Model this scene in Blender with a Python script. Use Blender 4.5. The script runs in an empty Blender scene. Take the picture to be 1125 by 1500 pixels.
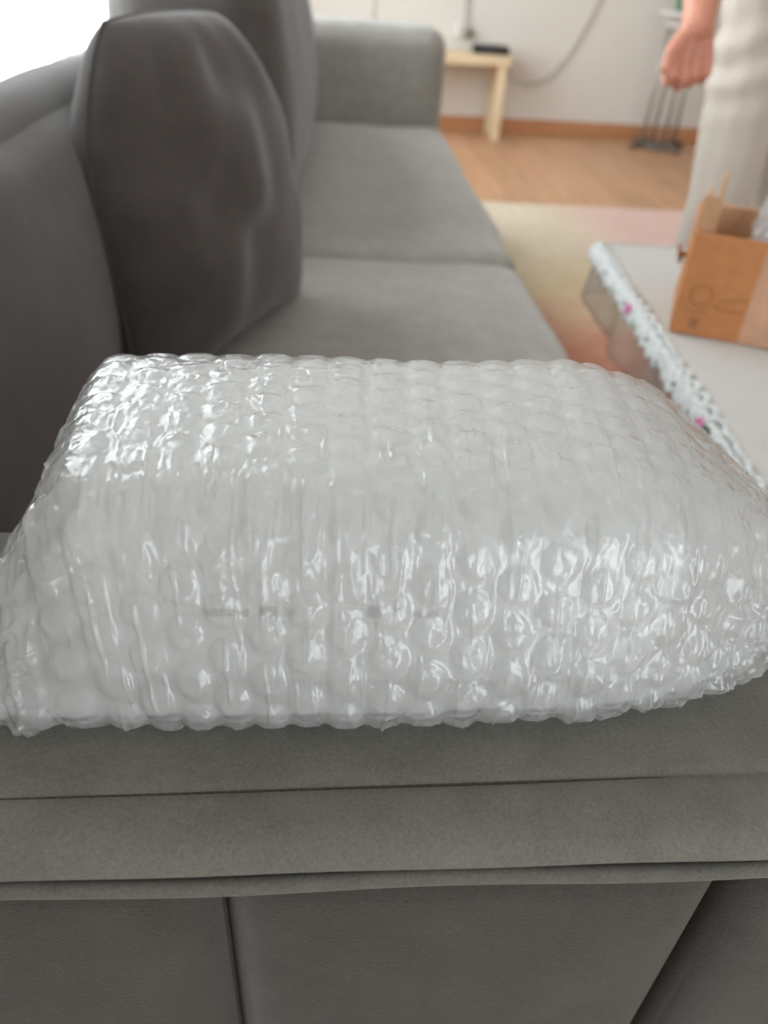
import bpy, bmesh, math, random
import numpy as np
from mathutils import Vector, Matrix, Euler

random.seed(7); rng = np.random.default_rng(7)
sc = bpy.context.scene
C = sc.collection

# ------------------------------------------------------------------ camera, world, light, exposure
H, PITCH, YAW, ROLL = 0.95, 36.0, 5.0, 3.8
p, y_, r_ = (math.radians(a) for a in (PITCH, YAW, ROLL))
fw = Vector((math.sin(y_)*math.cos(p), math.cos(y_)*math.cos(p), -math.sin(p)))
rt = Vector((math.cos(y_), -math.sin(y_), 0)); up = rt.cross(fw)
rt2 = rt*math.cos(r_) + up*math.sin(r_); up2 = -rt*math.sin(r_) + up*math.cos(r_)
cd = bpy.data.cameras.new('camera'); cam = bpy.data.objects.new('camera', cd); C.objects.link(cam)
cam.matrix_world = Matrix(((rt2.x, up2.x, -fw.x, 0), (rt2.y, up2.y, -fw.y, 0), (rt2.z, up2.z, -fw.z, H), (0, 0, 0, 1)))
cd.sensor_fit = 'VERTICAL'; cd.sensor_height = 36.0; cd.sensor_width = 36.0
cd.lens = 36.0*1126/1500
cd.clip_start = 0.01
cd.dof.use_dof = True; cd.dof.focus_distance = 0.405; cd.dof.aperture_fstop = 5.2
sc.camera = cam

w = bpy.data.worlds.new('sky'); sc.world = w; w.use_nodes = True
bgn = w.node_tree.nodes['Background']
bgn.inputs[0].default_value = (0.90, 0.96, 1.0, 1); bgn.inputs[1].default_value = 5.0

def portal(loc, rot, sx, sy):
    l = bpy.data.lights.new('window_portal', 'AREA'); l.shape = 'RECTANGLE'; l.size = sx; l.size_y = sy
    l.cycles.is_portal = True
    o = bpy.data.objects.new('window_portal', l); C.objects.link(o); o.location = loc; o.rotation_euler = rot
portal((-0.99, 3.1, 1.375), (0, math.radians(-90), 0), 1.75, 4.0)     # left window
portal((1.3, -1.71, 1.2), (math.radians(90), 0, 0), 1.2, 2.1)      # unseen glazed door behind the camera, added for fill and glints

vs = sc.view_settings
vs.view_transform = 'Standard'; vs.look = 'None'; vs.gamma = 1.0; vs.use_curve_mapping = False
vs.exposure = 0.84
sc.cycles.use_denoising = True
sc.cycles.max_bounces = 9; sc.cycles.diffuse_bounces = 5; sc.cycles.glossy_bounces = 3; sc.cycles.transmission_bounces = 4
sc.cycles.use_adaptive_sampling = True; sc.cycles.adaptive_threshold = 0.04
sc.cycles.transparent_max_bounces = 16
sc.cycles.caustics_reflective = False; sc.cycles.caustics_refractive = False

# ------------------------------------------------------------------ materials
def new_mat(name):
    m = bpy.data.materials.new(name); m.use_nodes = True
    return m, m.node_tree.nodes, m.node_tree.links, m.node_tree.nodes['Principled BSDF']

def coords(nt, scale=(1, 1, 1)):
    tc = nt.nodes.new('ShaderNodeNewGeometry'); mp = nt.nodes.new('ShaderNodeMapping')
    mp.inputs['Scale'].default_value = scale
    nt.links.new(tc.outputs['Position'], mp.inputs[0]); return mp.outputs[0]

def noise(nt, vec, scale, detail=3, rough=.55):
    n = nt.nodes.new('ShaderNodeTexNoise'); n.inputs['Scale'].default_value = scale
    n.inputs['Detail'].default_value = detail; n.inputs['Roughness'].default_value = rough
    nt.links.new(vec, n.inputs['Vector']); return n.outputs['Fac']

def ramp(nt, fac, stops):
    r = nt.nodes.new('ShaderNodeValToRGB'); nt.links.new(fac, r.inputs[0])
    el = r.color_ramp.elements
    while len(el) < len(stops): el.new(.5)
    for e, (q, c) in zip(el, stops): e.position = q; e.color = (*c, 1)
    return r.outputs[0]

def bump(nt, h, strength, dist, bsdf):
    b = nt.nodes.new('ShaderNodeBump'); b.inputs['Strength'].default_value = strength; b.inputs['Distance'].default_value = dist
    nt.links.new(h, b.inputs['Height']); nt.links.new(b.outputs[0], bsdf.inputs['Normal'])

def plain(name, col, rough=.6, metal=0., nscale=40, var=.08, bstr=.15, bdist=.002):
    m, N, L, b = new_mat(name); nt = m.node_tree
    f = noise(nt, coords(nt), nscale)
    lo = tuple(c*(1-var) for c in col); hi = tuple(min(1, c*(1+var)) for c in col)
    L.new(ramp(nt, f, [(.3, lo), (.7, hi)]), b.inputs['Base Color'])
    b.inputs['Roughness'].default_value = rough; b.inputs['Metallic'].default_value = metal
    bump(nt, f, bstr, bdist, b); return m

def fabric(name, col, var=.30, sheen=.3):
    m, N, L, b = new_mat(name); nt = m.node_tree
    v = coords(nt)
    big = noise(nt, v, 22, 6, .75); fine = noise(nt, v, 520, 3, .75)
    mx = nt.nodes.new('ShaderNodeMath'); mx.operation = 'MULTIPLY_ADD'; mx.inputs[1].default_value = .45
    L.new(big, mx.inputs[0]); 
    m2 = nt.nodes.new('ShaderNodeMath'); m2.operation = 'MULTIPLY'; m2.inputs[1].default_value = .55
    L.new(fine, m2.inputs[0]); L.new(m2.outputs[0], mx.inputs[2])
    lo = tuple(c*(1-var) for c in col); hi = tuple(min(1, c*(1+var)) for c in col)
    L.new(ramp(nt, mx.outputs[0], [(.32, lo), (.68, hi)]), b.inputs['Base Color'])
    b.inputs['Roughness'].default_value = .92; b.inputs['Specular IOR Level'].default_value = .15
    b.inputs['Sheen Weight'].default_value = sheen; b.inputs['Sheen Roughness'].default_value = .5
    bump(nt, fine, .6, .0008, b); return m

def film(name, milk, tint=(.97, .98, .975), gloss_rough=.1, ior=1.5, crumple=0.):
    m = bpy.data.materials.new(name); m.use_nodes = True; nt = m.node_tree; N = nt.nodes; L = nt.links
    N.remove(N['Principled BSDF']); out = N['Material Output']
    tr = N.new('ShaderNodeBsdfTransparent'); tr.inputs[0].default_value = (.985, .99, .99, 1)
    df = N.new('ShaderNodeBsdfDiffuse'); df.inputs[0].default_value = (*tint, 1)
    tl = N.new('ShaderNodeBsdfTranslucent'); tl.inputs[0].default_value = (*tint, 1)
    dm = N.new('ShaderNodeMixShader'); dm.inputs[0].default_value = .5
    L.new(df.outputs[0], dm.inputs[1]); L.new(tl.outputs[0], dm.inputs[2])
    a = N.new('ShaderNodeMixShader'); a.inputs[0].default_value = milk
    L.new(tr.outputs[0], a.inputs[1]); L.new(dm.outputs[0], a.inputs[2])
    gl = N.new('ShaderNodeBsdfGlossy'); gl.inputs['Roughness'].default_value = gloss_rough
    fr = N.new('ShaderNodeFresnel')
    ge = N.new('ShaderNodeNewGeometry'); io = N.new('ShaderNodeMapRange')        # thin sheet: same reflectance on both of its faces
    io.inputs[3].default_value = ior; io.inputs[4].default_value = 1/ior
    L.new(ge.outputs['Backfacing'], io.inputs[0]); L.new(io.outputs[0], fr.inputs[0])
    v = coords(nt); n1 = noise(nt, v, 240, 3, .6)
    bp = N.new('ShaderNodeBump'); bp.inputs['Strength'].default_value = .25; bp.inputs['Distance'].default_value = .0015
    if crumple:      # sharp little facets of crinkled plastic, drawn out upwards
        n0 = N.new('ShaderNodeTexNoise'); n0.inputs['Scale'].default_value = 45; L.new(v, n0.inputs['Vector'])
        mx = N.new('ShaderNodeVectorMath'); mx.operation = 'MULTIPLY_ADD'; mx.inputs[1].default_value = (.02, .02, .02)
        L.new(n0.outputs['Color'], mx.inputs[0]); L.new(v, mx.inputs[2])
        ms = N.new('ShaderNodeMapping'); ms.inputs['Scale'].default_value = (1.5, .6, .6); L.new(mx.outputs[0], ms.inputs[0])
        vo = N.new('ShaderNodeTexVoronoi'); vo.inputs['Scale'].default_value = 110; L.new(ms.outputs[0], vo.inputs['Vector'])
        b0 = N.new('ShaderNodeBump'); b0.inputs['Strength'].default_value = crumple; b0.inputs['Distance'].default_value = .004
        L.new(vo.outputs['Distance'], b0.inputs['Height']); L.new(b0.outputs[0], bp.inputs['Normal'])
    L.new(n1, bp.inputs['Height']); L.new(bp.outputs[0], gl.inputs['Normal'])
    g = N.new('ShaderNodeMixShader'); L.new(fr.outputs[0], g.inputs[0]); L.new(a.outputs[0], g.inputs[1]); L.new(gl.outputs[0], g.inputs[2])
    L.new(g.outputs[0], out.inputs[0]); return m

def wood(name, c1, c2, c3, rough=.4, scale=(14, 1.3, 14), rnd=True):
    m, N, L, b = new_mat(name); nt = m.node_tree
    v = coords(nt, scale)
    if rnd:
        oi = N.new('ShaderNodeObjectInfo'); va = N.new('ShaderNodeVectorMath'); va.operation = 'ADD'
        sx = N.new('ShaderNodeMath'); sx.operation = 'MULTIPLY'; sx.inputs[1].default_value = 37.
        L.new(oi.outputs['Random'], sx.inputs[0]); L.new(v, va.inputs[0]); L.new(sx.outputs[0], va.inputs[1]); v = va.outputs[0]
    f = noise(nt, v, 2.2, 5, .6)
    col = ramp(nt, f, [(.3, c1), (.5, c2), (.72, c3)])
    if rnd:
        hs = N.new('ShaderNodeHueSaturation'); mr = N.new('ShaderNodeMapRange')
        mr.inputs[3].default_value = .86; mr.inputs[4].default_value = 1.12
        L.new(oi.outputs['Random'], mr.inputs[0]); L.new(mr.outputs[0], hs.inputs['Value']); L.new(col, hs.inputs['Color']); col = hs.outputs[0]
    L.new(col, b.inputs['Base Color']); b.inputs['Roughness'].default_value = rough
    bump(nt, f, .08, .001, b); return m

M = {}
M['wall'] = plain('wall_paint', (.70, .675, .625), .9, nscale=90, var=.02, bstr=.05)
M['wall_beige'] = plain('beige_wall_paint', (.45, .41, .36), .9, nscale=90, var=.02, bstr=.05)  # unseen walls, tone kept darker to cut bounced fill
M['ceiling'] = plain('ceiling_paint', (.82, .81, .79), .9, nscale=90, var=.02, bstr=.05)
M['frame'] = plain('window_frame_paint', (.80, .80, .79), .4, var=.02)
M['glass'] = film('window_glass', .02, gloss_rough=.02)
M['plank'] = wood('laminate', (.41, .215, .11), (.50, .27, .145), (.57, .335, .19))
M['skirt'] = wood('skirting_wood', (.42, .19, .085), (.50, .235, .11), (.56, .28, .14), scale=(1.3, 14, 14), rnd=False)
M['sofa'] = fabric('taupe_velour', (.300, .288, .258))
M['sofa_arm_shaded'] = fabric('taupe_velour_shaded_arm', (.180, .174, .150))  # seat velour again, shade at the near end put into its colour
M['sofa_shaded'] = fabric('taupe_velour_shaded', (.066, .063, .055), .42)  # same sofa velour, shade on its upright sides put into the colour
M['piping'] = fabric('taupe_piping', (.15, .145, .128))
M['stitch'] = plain('dark_thread', (.07, .067, .06), .9)
M['pillow'] = fabric('dark_brown_velour', (.078, .066, .060))
M['backc'] = fabric('brown_grey_velour', (.085, .074, .067))
M['black'] = plain('black_plastic', (.02, .02, .02), .4)
M['carton_white'] = plain('white_carton', (.86, .86, .85), .55, nscale=20, var=.02, bstr=.05)
M['print'] = plain('grey_print', (.05, .05, .055), .7)
M['film'] = film('outer_bubble_film', .30, gloss_rough=.035, crumple=.25)
M['inner'] = film('inner_wrap_film', .5, gloss_rough=.2)
M['bubble'] = film('bubble_film', .30, gloss_rough=.08)
M['tape'] = film('yellowed_tape', .45, tint=(.80, .72, .55))
M['birch'] = wood('birch_veneer', (.66, .52, .34), (.72, .58, .39), (.78, .65, .46), rnd=False, scale=(2, 10, 10))
M['cable'] = plain('grey_cable', (.46, .43, .40), .6)
M['steel'] = plain('brushed_steel', (.42, .39, .35), .45, .6)
M['base_dark'] = plain('dark_stone_base', (.13, .105, .085), .6)
M['tray'] = plain('white_tray', (.72, .71, .68), .4)
M['green'] = plain('green_plastic', (.03, .28, .15), .5)
M['card'] = plain('brown_cardboard', (.52, .215, .080), .85, nscale=60, var=.07)
M['card_in'] = plain('raw_cardboard', (.52, .30, .165), .85, nscale=60, var=.07)
M['card_print'] = plain('cardboard_print', (.36, .155, .065), .85)
M['pack_tape'] = plain('packing_tape', (.58, .33, .21), .35, nscale=30, var=.10)
M['cloth'] = fabric('white_tablecloth', (.56, .55, .52), .05, .1)
M['lace'] = plain('white_lace', (.66, .68, .67), .8, nscale=130, var=.25, bstr=.5)
M['leaf'] = plain('green_embroidery', (.03, .17, .09), .8)
M['flower'] = plain('pink_embroidery', (.75, .22, .45), .8)
M['vinyl'] = film('clear_vinyl', .16, tint=(.80, .80, .78), gloss_rough=.12)
M['skin'] = plain('skin', (.60, .25, .165), .5, nscale=60, var=.10, bstr=.2)
M['nail'] = plain('nail', (.68, .36, .27), .35)
M['trouser'] = fabric('cream_cotton', (.55, .485, .42), .06, .1)
M['shirt'] = fabric('pale_shirt', (.60, .58, .56), .06, .1)
M['hair'] = plain('brown_hair', (.06, .035, .02), .6)
M['eye'] = plain('eye', (.75, .73, .7), .2)
M['bag'] = film('white_plastic_bag', .55, tint=(.92, .94, .95), gloss_rough=.12)

# rug: woven patchwork of cream, mustard, rose and brick red fields
m, N, L, b = new_mat('patchwork_rug'); nt = m.node_tree
v = coords(nt)
sep = N.new('ShaderNodeSeparateXYZ'); L.new(v, sep.inputs[0])
nz = noise(nt, v, 3.0, 3, .6)
ad = N.new('ShaderNodeMath'); ad.operation = 'MULTIPLY_ADD'; ad.inputs[1].default_value = .9
L.new(nz, ad.inputs[0]); L.new(sep.outputs['Y'], ad.inputs[2])
mr = N.new('ShaderNodeMapRange'); mr.inputs[1].default_value = 1.3; mr.inputs[2].default_value = 4.4
L.new(ad.outputs[0], mr.inputs[0])
base = ramp(nt, mr.outputs[0], [(.0, (.58, .33, .29)), (.22, (.50, .19, .13)), (.42, (.56, .27, .18)), (.51, (.62, .42, .29)), (.60, (.64, .54, .35)), (.76, (.70, .63, .49))])
rose = N.new('ShaderNodeMix'); rose.data_type = 'RGBA'
rm = N.new('ShaderNodeMapRange'); rm.inputs[1].default_value = 1.1; rm.inputs[2].default_value = 1.45
ax = N.new('ShaderNodeMath'); ax.operation = 'MULTIPLY_ADD'; ax.inputs[1].default_value = .3
L.new(nz, ax.inputs[0]); L.new(sep.outputs['X'], ax.inputs[2]); L.new(ax.outputs[0], rm.inputs[0])
L.new(rm.outputs[0], rose.inputs['Factor']); L.new(base, rose.inputs['A']); rose.inputs['B'].default_value = (.68, .48, .43, 1)
br = N.new('ShaderNodeTexVoronoi'); br.feature = 'F1'; br.distance = 'MANHATTAN'; br.inputs['Scale'].default_value = 9
L.new(v, br.inputs['Vector'])
pat = N.new('ShaderNodeMix'); pat.data_type = 'RGBA'; pat.blend_type = 'MULTIPLY'
L.new(ramp(nt, br.outputs['Distance'], [(.15, (.78, .72, .70)), (.4, (1, 1, 1)), (.62, (.9, .86, .84))]), pat.inputs['B'])
pat.inputs['Factor'].default_value = .75; L.new(rose.outputs['Result'], pat.inputs['A'])
L.new(pat.outputs['Result'], b.inputs['Base Color']); b.inputs['Roughness'].default_value = .95
bump(nt, noise(nt, v, 220, 2), .4, .003, b); M['rug'] = m

# ------------------------------------------------------------------ mesh helpers
def link(name, me, mat, root=None, mw=None, smooth=False):
    o = bpy.data.objects.new(name, me); C.objects.link(o)
    if mat is not None and not me.materials: me.materials.append(mat)
    if smooth: me.polygons.foreach_set('use_smooth', [True]*len(me.polygons))
    if mw is not None: o.matrix_world = mw
    ORIG[o.name] = mw.copy() if mw is not None else Matrix.Identity(4)
    if root is not None: attach(o, root)
    return o

ORIG = {}
def attach(o, root):
    t = ORIG.get(root.name)
    o.parent = root
    o.matrix_parent_inverse = (t if t is not None else Matrix.Identity(4)).inverted()

def thing(name, loc, label=None, cat=None, group=None, kind=None):
    o = bpy.data.objects.new(name, None); C.objects.link(o); o.location = loc; o.empty_display_size = .05
    ORIG[o.name] = Matrix.Translation(loc)
    return tag(o, label, cat, group, kind)

def tag(o, label=None, cat=None, group=None, kind=None):
    for k, v in (('label', label), ('category', cat), ('group', group), ('kind', kind)):
        if v: o[k] = v
    return o

def from_arrays(name, V, Fq):
    me = bpy.data.meshes.new(name); V = np.asarray(V, np.float32); Fq = np.asarray(Fq, np.int32)
    k = Fq.shape[1]
    me.vertices.add(len(V)); me.vertices.foreach_set('co', V.ravel())
    me.loops.add(Fq.size); me.loops.foreach_set('vertex_index', Fq.ravel())
    me.polygons.add(len(Fq)); me.polygons.foreach_set('loop_start', np.arange(0, Fq.size, k, dtype=np.int32))
    me.update(calc_edges=True); me.validate(); return me

def grid_faces(nu, nv, wrap_v=False):
    i = np.arange(nu-1)[:, None]; j = np.arange(nv if wrap_v else nv-1)[None, :]
    j2 = (j+1) % nv
    return np.stack([i*nv+j, (i+1)*nv+j, (i+1)*nv+j2, i*nv+j2], -1).reshape(-1, 4)

def bm_mesh(name, bm, smooth=False):
    bmesh.ops.recalc_face_normals(bm, faces=bm.faces)
    me = bpy.data.meshes.new(name); bm.to_mesh(me); bm.free()
    if smooth: me.polygons.foreach_set('use_smooth', [True]*len(me.polygons))
    return me

def add_box(bm, x0, x1, y0, y1, z0, z1, bev=0., seg=2):
    r = bmesh.ops.create_cube(bm, size=1.)
    for q in r['verts']:
        q.co = Vector(((x0+x1)/2+q.co.x*(x1-x0), (y0+y1)/2+q.co.y*(y1-y0), (z0+z1)/2+q.co.z*(z1-z0)))
    if bev > 0:
        es = list({e for q in r['verts'] for e in q.link_edges})
        bmesh.ops.bevel(bm, geom=es, offset=bev, segments=seg, affect='EDGES', profile=.5)

def box(name, x0, x1, y0, y1, z0, z1, mat, root=None, bev=.004, seg=2, mw=None):
    bm = bmesh.new(); add_box(bm, x0, x1, y0, y1, z0, z1, bev, seg)
    return link(name, bm_mesh(name, bm), mat, root, mw)

def cushion_mesh(name, a, b, c, r, bulge=(0, 0, 0), n=22, wr=0., seed=0):
    bm = bmesh.new(); bmesh.ops.create_cube(bm, size=2.)
    bmesh.ops.subdivide_edges(bm, edges=bm.edges[:], cuts=n, use_grid_fill=True)
    D = Vector((a, b, c)); off = Vector((seed*3.1, seed*1.7, seed*.9))
    from mathutils import noise as mn
    for q in bm.verts:
        s = Vector([math.sin(math.pi/2*t) for t in q.co])
        P = Vector([s[k]*D[k] for k in range(3)])
        I = Vector([max(-(D[k]-r), min(D[k]-r, P[k])) for k in range(3)])
        d = P-I; mx = max(abs(t) for t in d)
        if mx > 1e-9: P = I + d.normalized()*mx
        for k in range(3):
            o1, o2 = [j for j in range(3) if j != k]
            P[k] += bulge[k]*s[k]*(1-s[o1]**2)*(1-s[o2]**2)
        if wr: P += d.normalized()*0 + Vector((1, 1, 1))*wr*mn.noise((P+off)*7)
        q.co = P
    return bm_mesh(name, bm, True)

def cushion(name, cx, cy, cz, a, b, c, r, mat, root=None, bulge=(0, 0, 0), n=22, rot=(0, 0, 0), wr=0., seed=0):
    mw = Matrix.Translation((cx, cy, cz)) @ Euler(rot).to_matrix().to_4x4()
    return link(name, cushion_mesh(name, a, b, c, r, bulge, n, wr, seed), mat, root, mw)

def tube_mesh(name, pts, rad, seg=10, closed=False):
    P = [Vector(q) for q in pts]; n = len(P); V = []; F = []
    rads = rad if hasattr(rad, '__len__') else [rad]*n
    up = Vector((0, 0, 1))
    for i, q in enumerate(P):
        t = (P[min(i+1, n-1)]-P[max(i-1, 0)]).normalized()
        a = t.cross(up)
        if a.length < 1e-3: a = t.cross(Vector((0, 1, 0)))
        a.normalize(); b_ = a.cross(t)
        for k in range(seg):
            an = 2*math.pi*k/seg; V.append(q+(a*math.cos(an)+b_*math.sin(an))*rads[i])
    for i in range(n-1):
        for k in range(seg):
            k2 = (k+1) % seg; F.append((i*seg+k, i*seg+k2, (i+1)*seg+k2, (i+1)*seg+k))
    F.append(tuple(range(seg))[::-1]); F.append(tuple((n-1)*seg+k for k in range(seg)))
    me = bpy.data.meshes.new(name); me.from_pydata(V, [], F)
    me.polygons.foreach_set('use_smooth', [len(f) == 4 for f in F]); me.update(); return me

def tube(name, pts, rad, mat, root=None, seg=10):
    return link(name, tube_mesh(name, pts, rad, seg), mat, root)

def smooth_path(pts, n=40):
    P = [Vector(q) for q in pts]; P = [P[0]*2-P[1]]+P+[P[-1]*2-P[-2]]; out = []
    for i in range(1, len(P)-2):
        for k in range(n//(len(P)-3)+1):
            t = k/(n//(len(P)-3)+1)
            a, b_, c, d = P[i-1:i+3]
            out.append(.5*((2*b_)+(-a+c)*t+(2*a-5*b_+4*c-d)*t*t+(-a+3*b_-3*c+d)*t**3))
    out.append(P[-2]); return out

def revolve(name, prof, seg=24):
    V = []; F = []
    for (r, z) in prof:
        for k in range(seg): V.append((r*math.cos(2*math.pi*k/seg), r*math.sin(2*math.pi*k/seg), z))
    for i in range(len(prof)-1):
        for k in range(seg): F.append((i*seg+k, i*seg+(k+1) % seg, (i+1)*seg+(k+1) % seg, (i+1)*seg+k))
    me = bpy.data.meshes.new(name); me.from_pydata(V, [], F); me.update()
    me.polygons.foreach_set('use_smooth', [True]*len(F)); return me

_T = rng.random((64, 64))
def vnoise(x, y):
    x = np.asarray(x, float); y = np.asarray(y, float)
    xi = np.floor(x).astype(int); yi = np.floor(y).astype(int); fx = x-xi; fy = y-yi
    fx = fx*fx*(3-2*fx); fy = fy*fy*(3-2*fy)
    g = lambda a, b_: _T[a % 64, b_ % 64]
    return (g(xi, yi)*(1-fx)+g(xi+1, yi)*fx)*(1-fy)+(g(xi, yi+1)*(1-fx)+g(xi+1, yi+1)*fx)*fy
def sstep(a, b_, x):
    t = np.clip((x-a)/(b_-a), 0, 1); return t*t*(3-2*t)

# ------------------------------------------------------------------ room shell
X0, X1, Y0, Y1, ZC = -0.88, 3.8, -1.6, 5.75, 2.6
fl = box('floor', X0-.1, X1+.1, Y0-.1, Y1+.1, -.10, -.012, M['skirt'], bev=0); tag(fl, kind='structure')
PW, PL = .192, 1.28
pm = bpy.data.meshes.new('plank'); bm = bmesh.new(); add_box(bm, -PW/2+.0006, PW/2-.0006, -PL/2+.0006, PL/2-.0006, -.012, 0, .0012, 1)
pm = bm_mesh('plank', bm)
col = 0; xx = X0+PW/2
while xx < X1:
    yy = Y0-PL*((col*.37) % 1)+PL/2
    while yy-PL/2 < Y1:
        if yy+PL/2 > -.9 and xx > -.65:
            link('plank', pm, M['plank'], fl, Matrix.Translation((xx, yy, 0)))
        yy += PL
    xx += PW; col += 1

def struct(name, boxes, mat, bev=0.):
    bm = bmesh.new()
    for q in boxes: add_box(bm, *q, bev)
    return tag(link(name, bm_mesh(name, bm), mat), kind='structure')

struct('ceiling', [(X0-.1, X1+.1, Y0-.1, Y1+.1, ZC, ZC+.1)], M['ceiling'])
struct('wall_back', [(X0-.1, X1+.1, Y1, Y1+.1, -.1, ZC)], M['wall'])
struct('wall_right', [(X1, X1+.1, Y0-.1, Y1+.1, -.1, ZC)], M['wall_beige'])
WY0, WY1, WZ0, WZ1 = 1.1, 5.1, .50, 2.25
struct('wall_left', [(X0-.12, X0, Y0-.1, WY0, -.1, ZC), (X0-.12, X0, WY1, Y1+.1, -.1, ZC),
                     (X0-.12, X0, WY0, WY1, -.1, WZ0), (X0-.12, X0, WY0, WY1, WZ1, ZC)], M['wall'])
DX0, DX1, DZ1 = 0.7, 1.9, 2.25
struct('wall_front', [(X0-.1, DX0, Y0-.1, Y0, -.1, ZC), (DX1, X1+.1, Y0-.1, Y0, -.1, ZC), (DX0, DX1, Y0-.1, Y0, -.1, .1), (DX0, DX1, Y0-.1, Y0, DZ1, ZC)], M['wall_beige'])
def window(name, axis, a0, a1, z0, z1, pos, n):
    t = thing(name, ((pos, (a0+a1)/2, z0) if axis == 'x' else ((a0+a1)/2, pos, z0)), kind='structure')
    fr = []; pw = (a1-a0)/n
    for k in range(n+1):
        c = a0+k*pw; c = min(max(c, a0+.03), a1-.03); fr.append((c-.03, c+.03, z0, z1))
    fr += [(a0, a1, z0, z0+.05), (a0, a1, z1-.05, z1)]
    bm = bmesh.new()
    for (q0, q1, c0, c1) in fr:
        add_box(bm, *((pos-.03, pos+.03, q0, q1, c0, c1) if axis == 'x' else (q0, q1, pos-.03, pos+.03, c0, c1)), .004)
    link('window_frame', bm_mesh('window_frame', bm), M['frame'], t)
    for k in range(n):
        q0, q1 = a0+k*pw+.03, a0+(k+1)*pw-.03
        g = (pos-.004, pos+.004, q0, q1, z0+.05, z1-.05) if axis == 'x' else (q0, q1, pos-.004, pos+.004, z0+.05, z1-.05)
        box('pane', *g, M['glass'], t, bev=0)
window('window_1', 'x', WY0, WY1, WZ0, WZ1, X0-.06, 4)
window('fill_window', 'y', DX0, DX1, .1, DZ1, Y0-.05, 2)  # unseen opening, added to bring fill from behind the camera
sk = struct('baseboard_back', [(X0, X1, Y1-.016, Y1, 0, .085)], M['skirt'], .003)

# ------------------------------------------------------------------ rug
nx, ny = 60, 110
gx = np.linspace(.05, 1.72, nx); gy = np.linspace(.5, 3.85, ny)
GX, GY = np.meshgrid(gx, gy, indexing='ij')
e = np.minimum(np.minimum(GX-gx[0], gx[-1]-GX), np.minimum(GY-gy[0], gy[-1]-GY))
Z = .001+.009*sstep(0, .02, e)+.0015*vnoise(GX*9, GY*9)*(e > 0)
V = np.stack([GX+.004*(vnoise(GX*6, GY*6)-.5), GY+.006*(vnoise(GX*4+9, GY*4)-.5), Z], -1).reshape(-1, 3)
rug = link('rug', from_arrays('rug', V, grid_faces(nx, ny)), M['rug'], smooth=True)
sm = rug.modifiers.new('thick', 'SOLIDIFY'); sm.thickness = .003; sm.offset = -1
tag(rug, 'pastel patchwork rug in cream, rose and brick red on the wood floor', 'rug')

# ------------------------------------------------------------------ sofa
sofa = thing('sofa', (-.1, 1.8, 0), 'grey velour sofa with broad padded armrests and two seat cushions', 'sofa')
MS = M['sofa']
# near armrest pad: profile in (y, z) swept along x
prof = [(.215, .560), (.203, .585), (.1935, .597), (.190, .605), (.1915, .6115), (.197, .6160), (.206, .6185), (.2140, .6195), (.2200, .6196), (.2232, .6192),
        (.2248, .6180), (.2255, .6178), (.2263, .6182), (.2285, .6196), (.2330, .6202), (.2450, .6206), (.28, .6207), (.34, .6206), (.40, .6195), (.425, .6165), (.438, .608), (.443, .594), (.442, .565), (.436, .55)]
xs = np.concatenate([[-.615, -.613, -.605, -.59], np.linspace(-.57, .38, 120), [.40, .412, .418, .42]])
V = []
for x in xs:
    inset = .03*(1-math.sqrt(max(0, 1-max(0, (abs(x+.0975)-.4875)/.03)**2))) if abs(x+.0975) > .4875 else 0
    for (yy, zz) in prof:
        k = (zz-.55)/.07
        sh = (.012+.014*sstep(.19, .22, yy))*(x-.03)*sstep(.40, .24, yy) + .0012*(vnoise(x*14, yy*10)-.5)*(1 if .18 < yy < .43 else 0)
        V.append((x, yy+sh+(inset if yy < .3 else -inset), zz-inset*k+.0016*(vnoise(x*9+3, yy*16)-.5)))
npf = len(prof); Fq = grid_faces(len(xs), npf)
me = from_arrays('arm_pad', V, Fq)
bm = bmesh.new(); bm.from_mesh(me)
bmesh.ops.holes_fill(bm, edges=[e for e in bm.edges if e.is_boundary], sides=0)
pad = link('armrest_pad', bm_mesh('armrest_pad', bm, True), M['sofa_arm_shaded'], sofa)
# seam stitching: short dark threads lying in the groove
bm = bmesh.new(); x = -.6
while x < .41:
    yy = .2256+.026*(x-.03); add_box(bm, x, x+.0054, yy-.0005, yy+.0005, .6172, .6180, 0); x += .0057
st = tag(link('stitching', bm_mesh('stitching', bm), M['stitch'], pad), kind='stuff')
tube('piping', [(x, .1895+.012*(x-.03)+.0006*math.sin(x*31), .5975+.0008*math.sin(x*23)) for x in np.linspace(-.6, .41, 60)], .0042, M['piping'], pad)
tube('piping', [(x, .1935+.012*(x-.03), .5895) for x in np.linspace(-.6, .41, 40)], .0030, M['sofa_shaded'], pad)
cushion('armrest_core', -.10, .325, .32, .505, .105, .26, .02, M['sofa_shaded'], sofa, n=8)
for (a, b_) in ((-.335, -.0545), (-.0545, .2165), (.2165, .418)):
    cushion('side_panel', (a+b_)/2, .234, .335, (b_-a)/2-.0005, .036, .262, .030, M['sofa_shaded'], sofa, bulge=(0, .006, 0), n=22)
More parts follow.
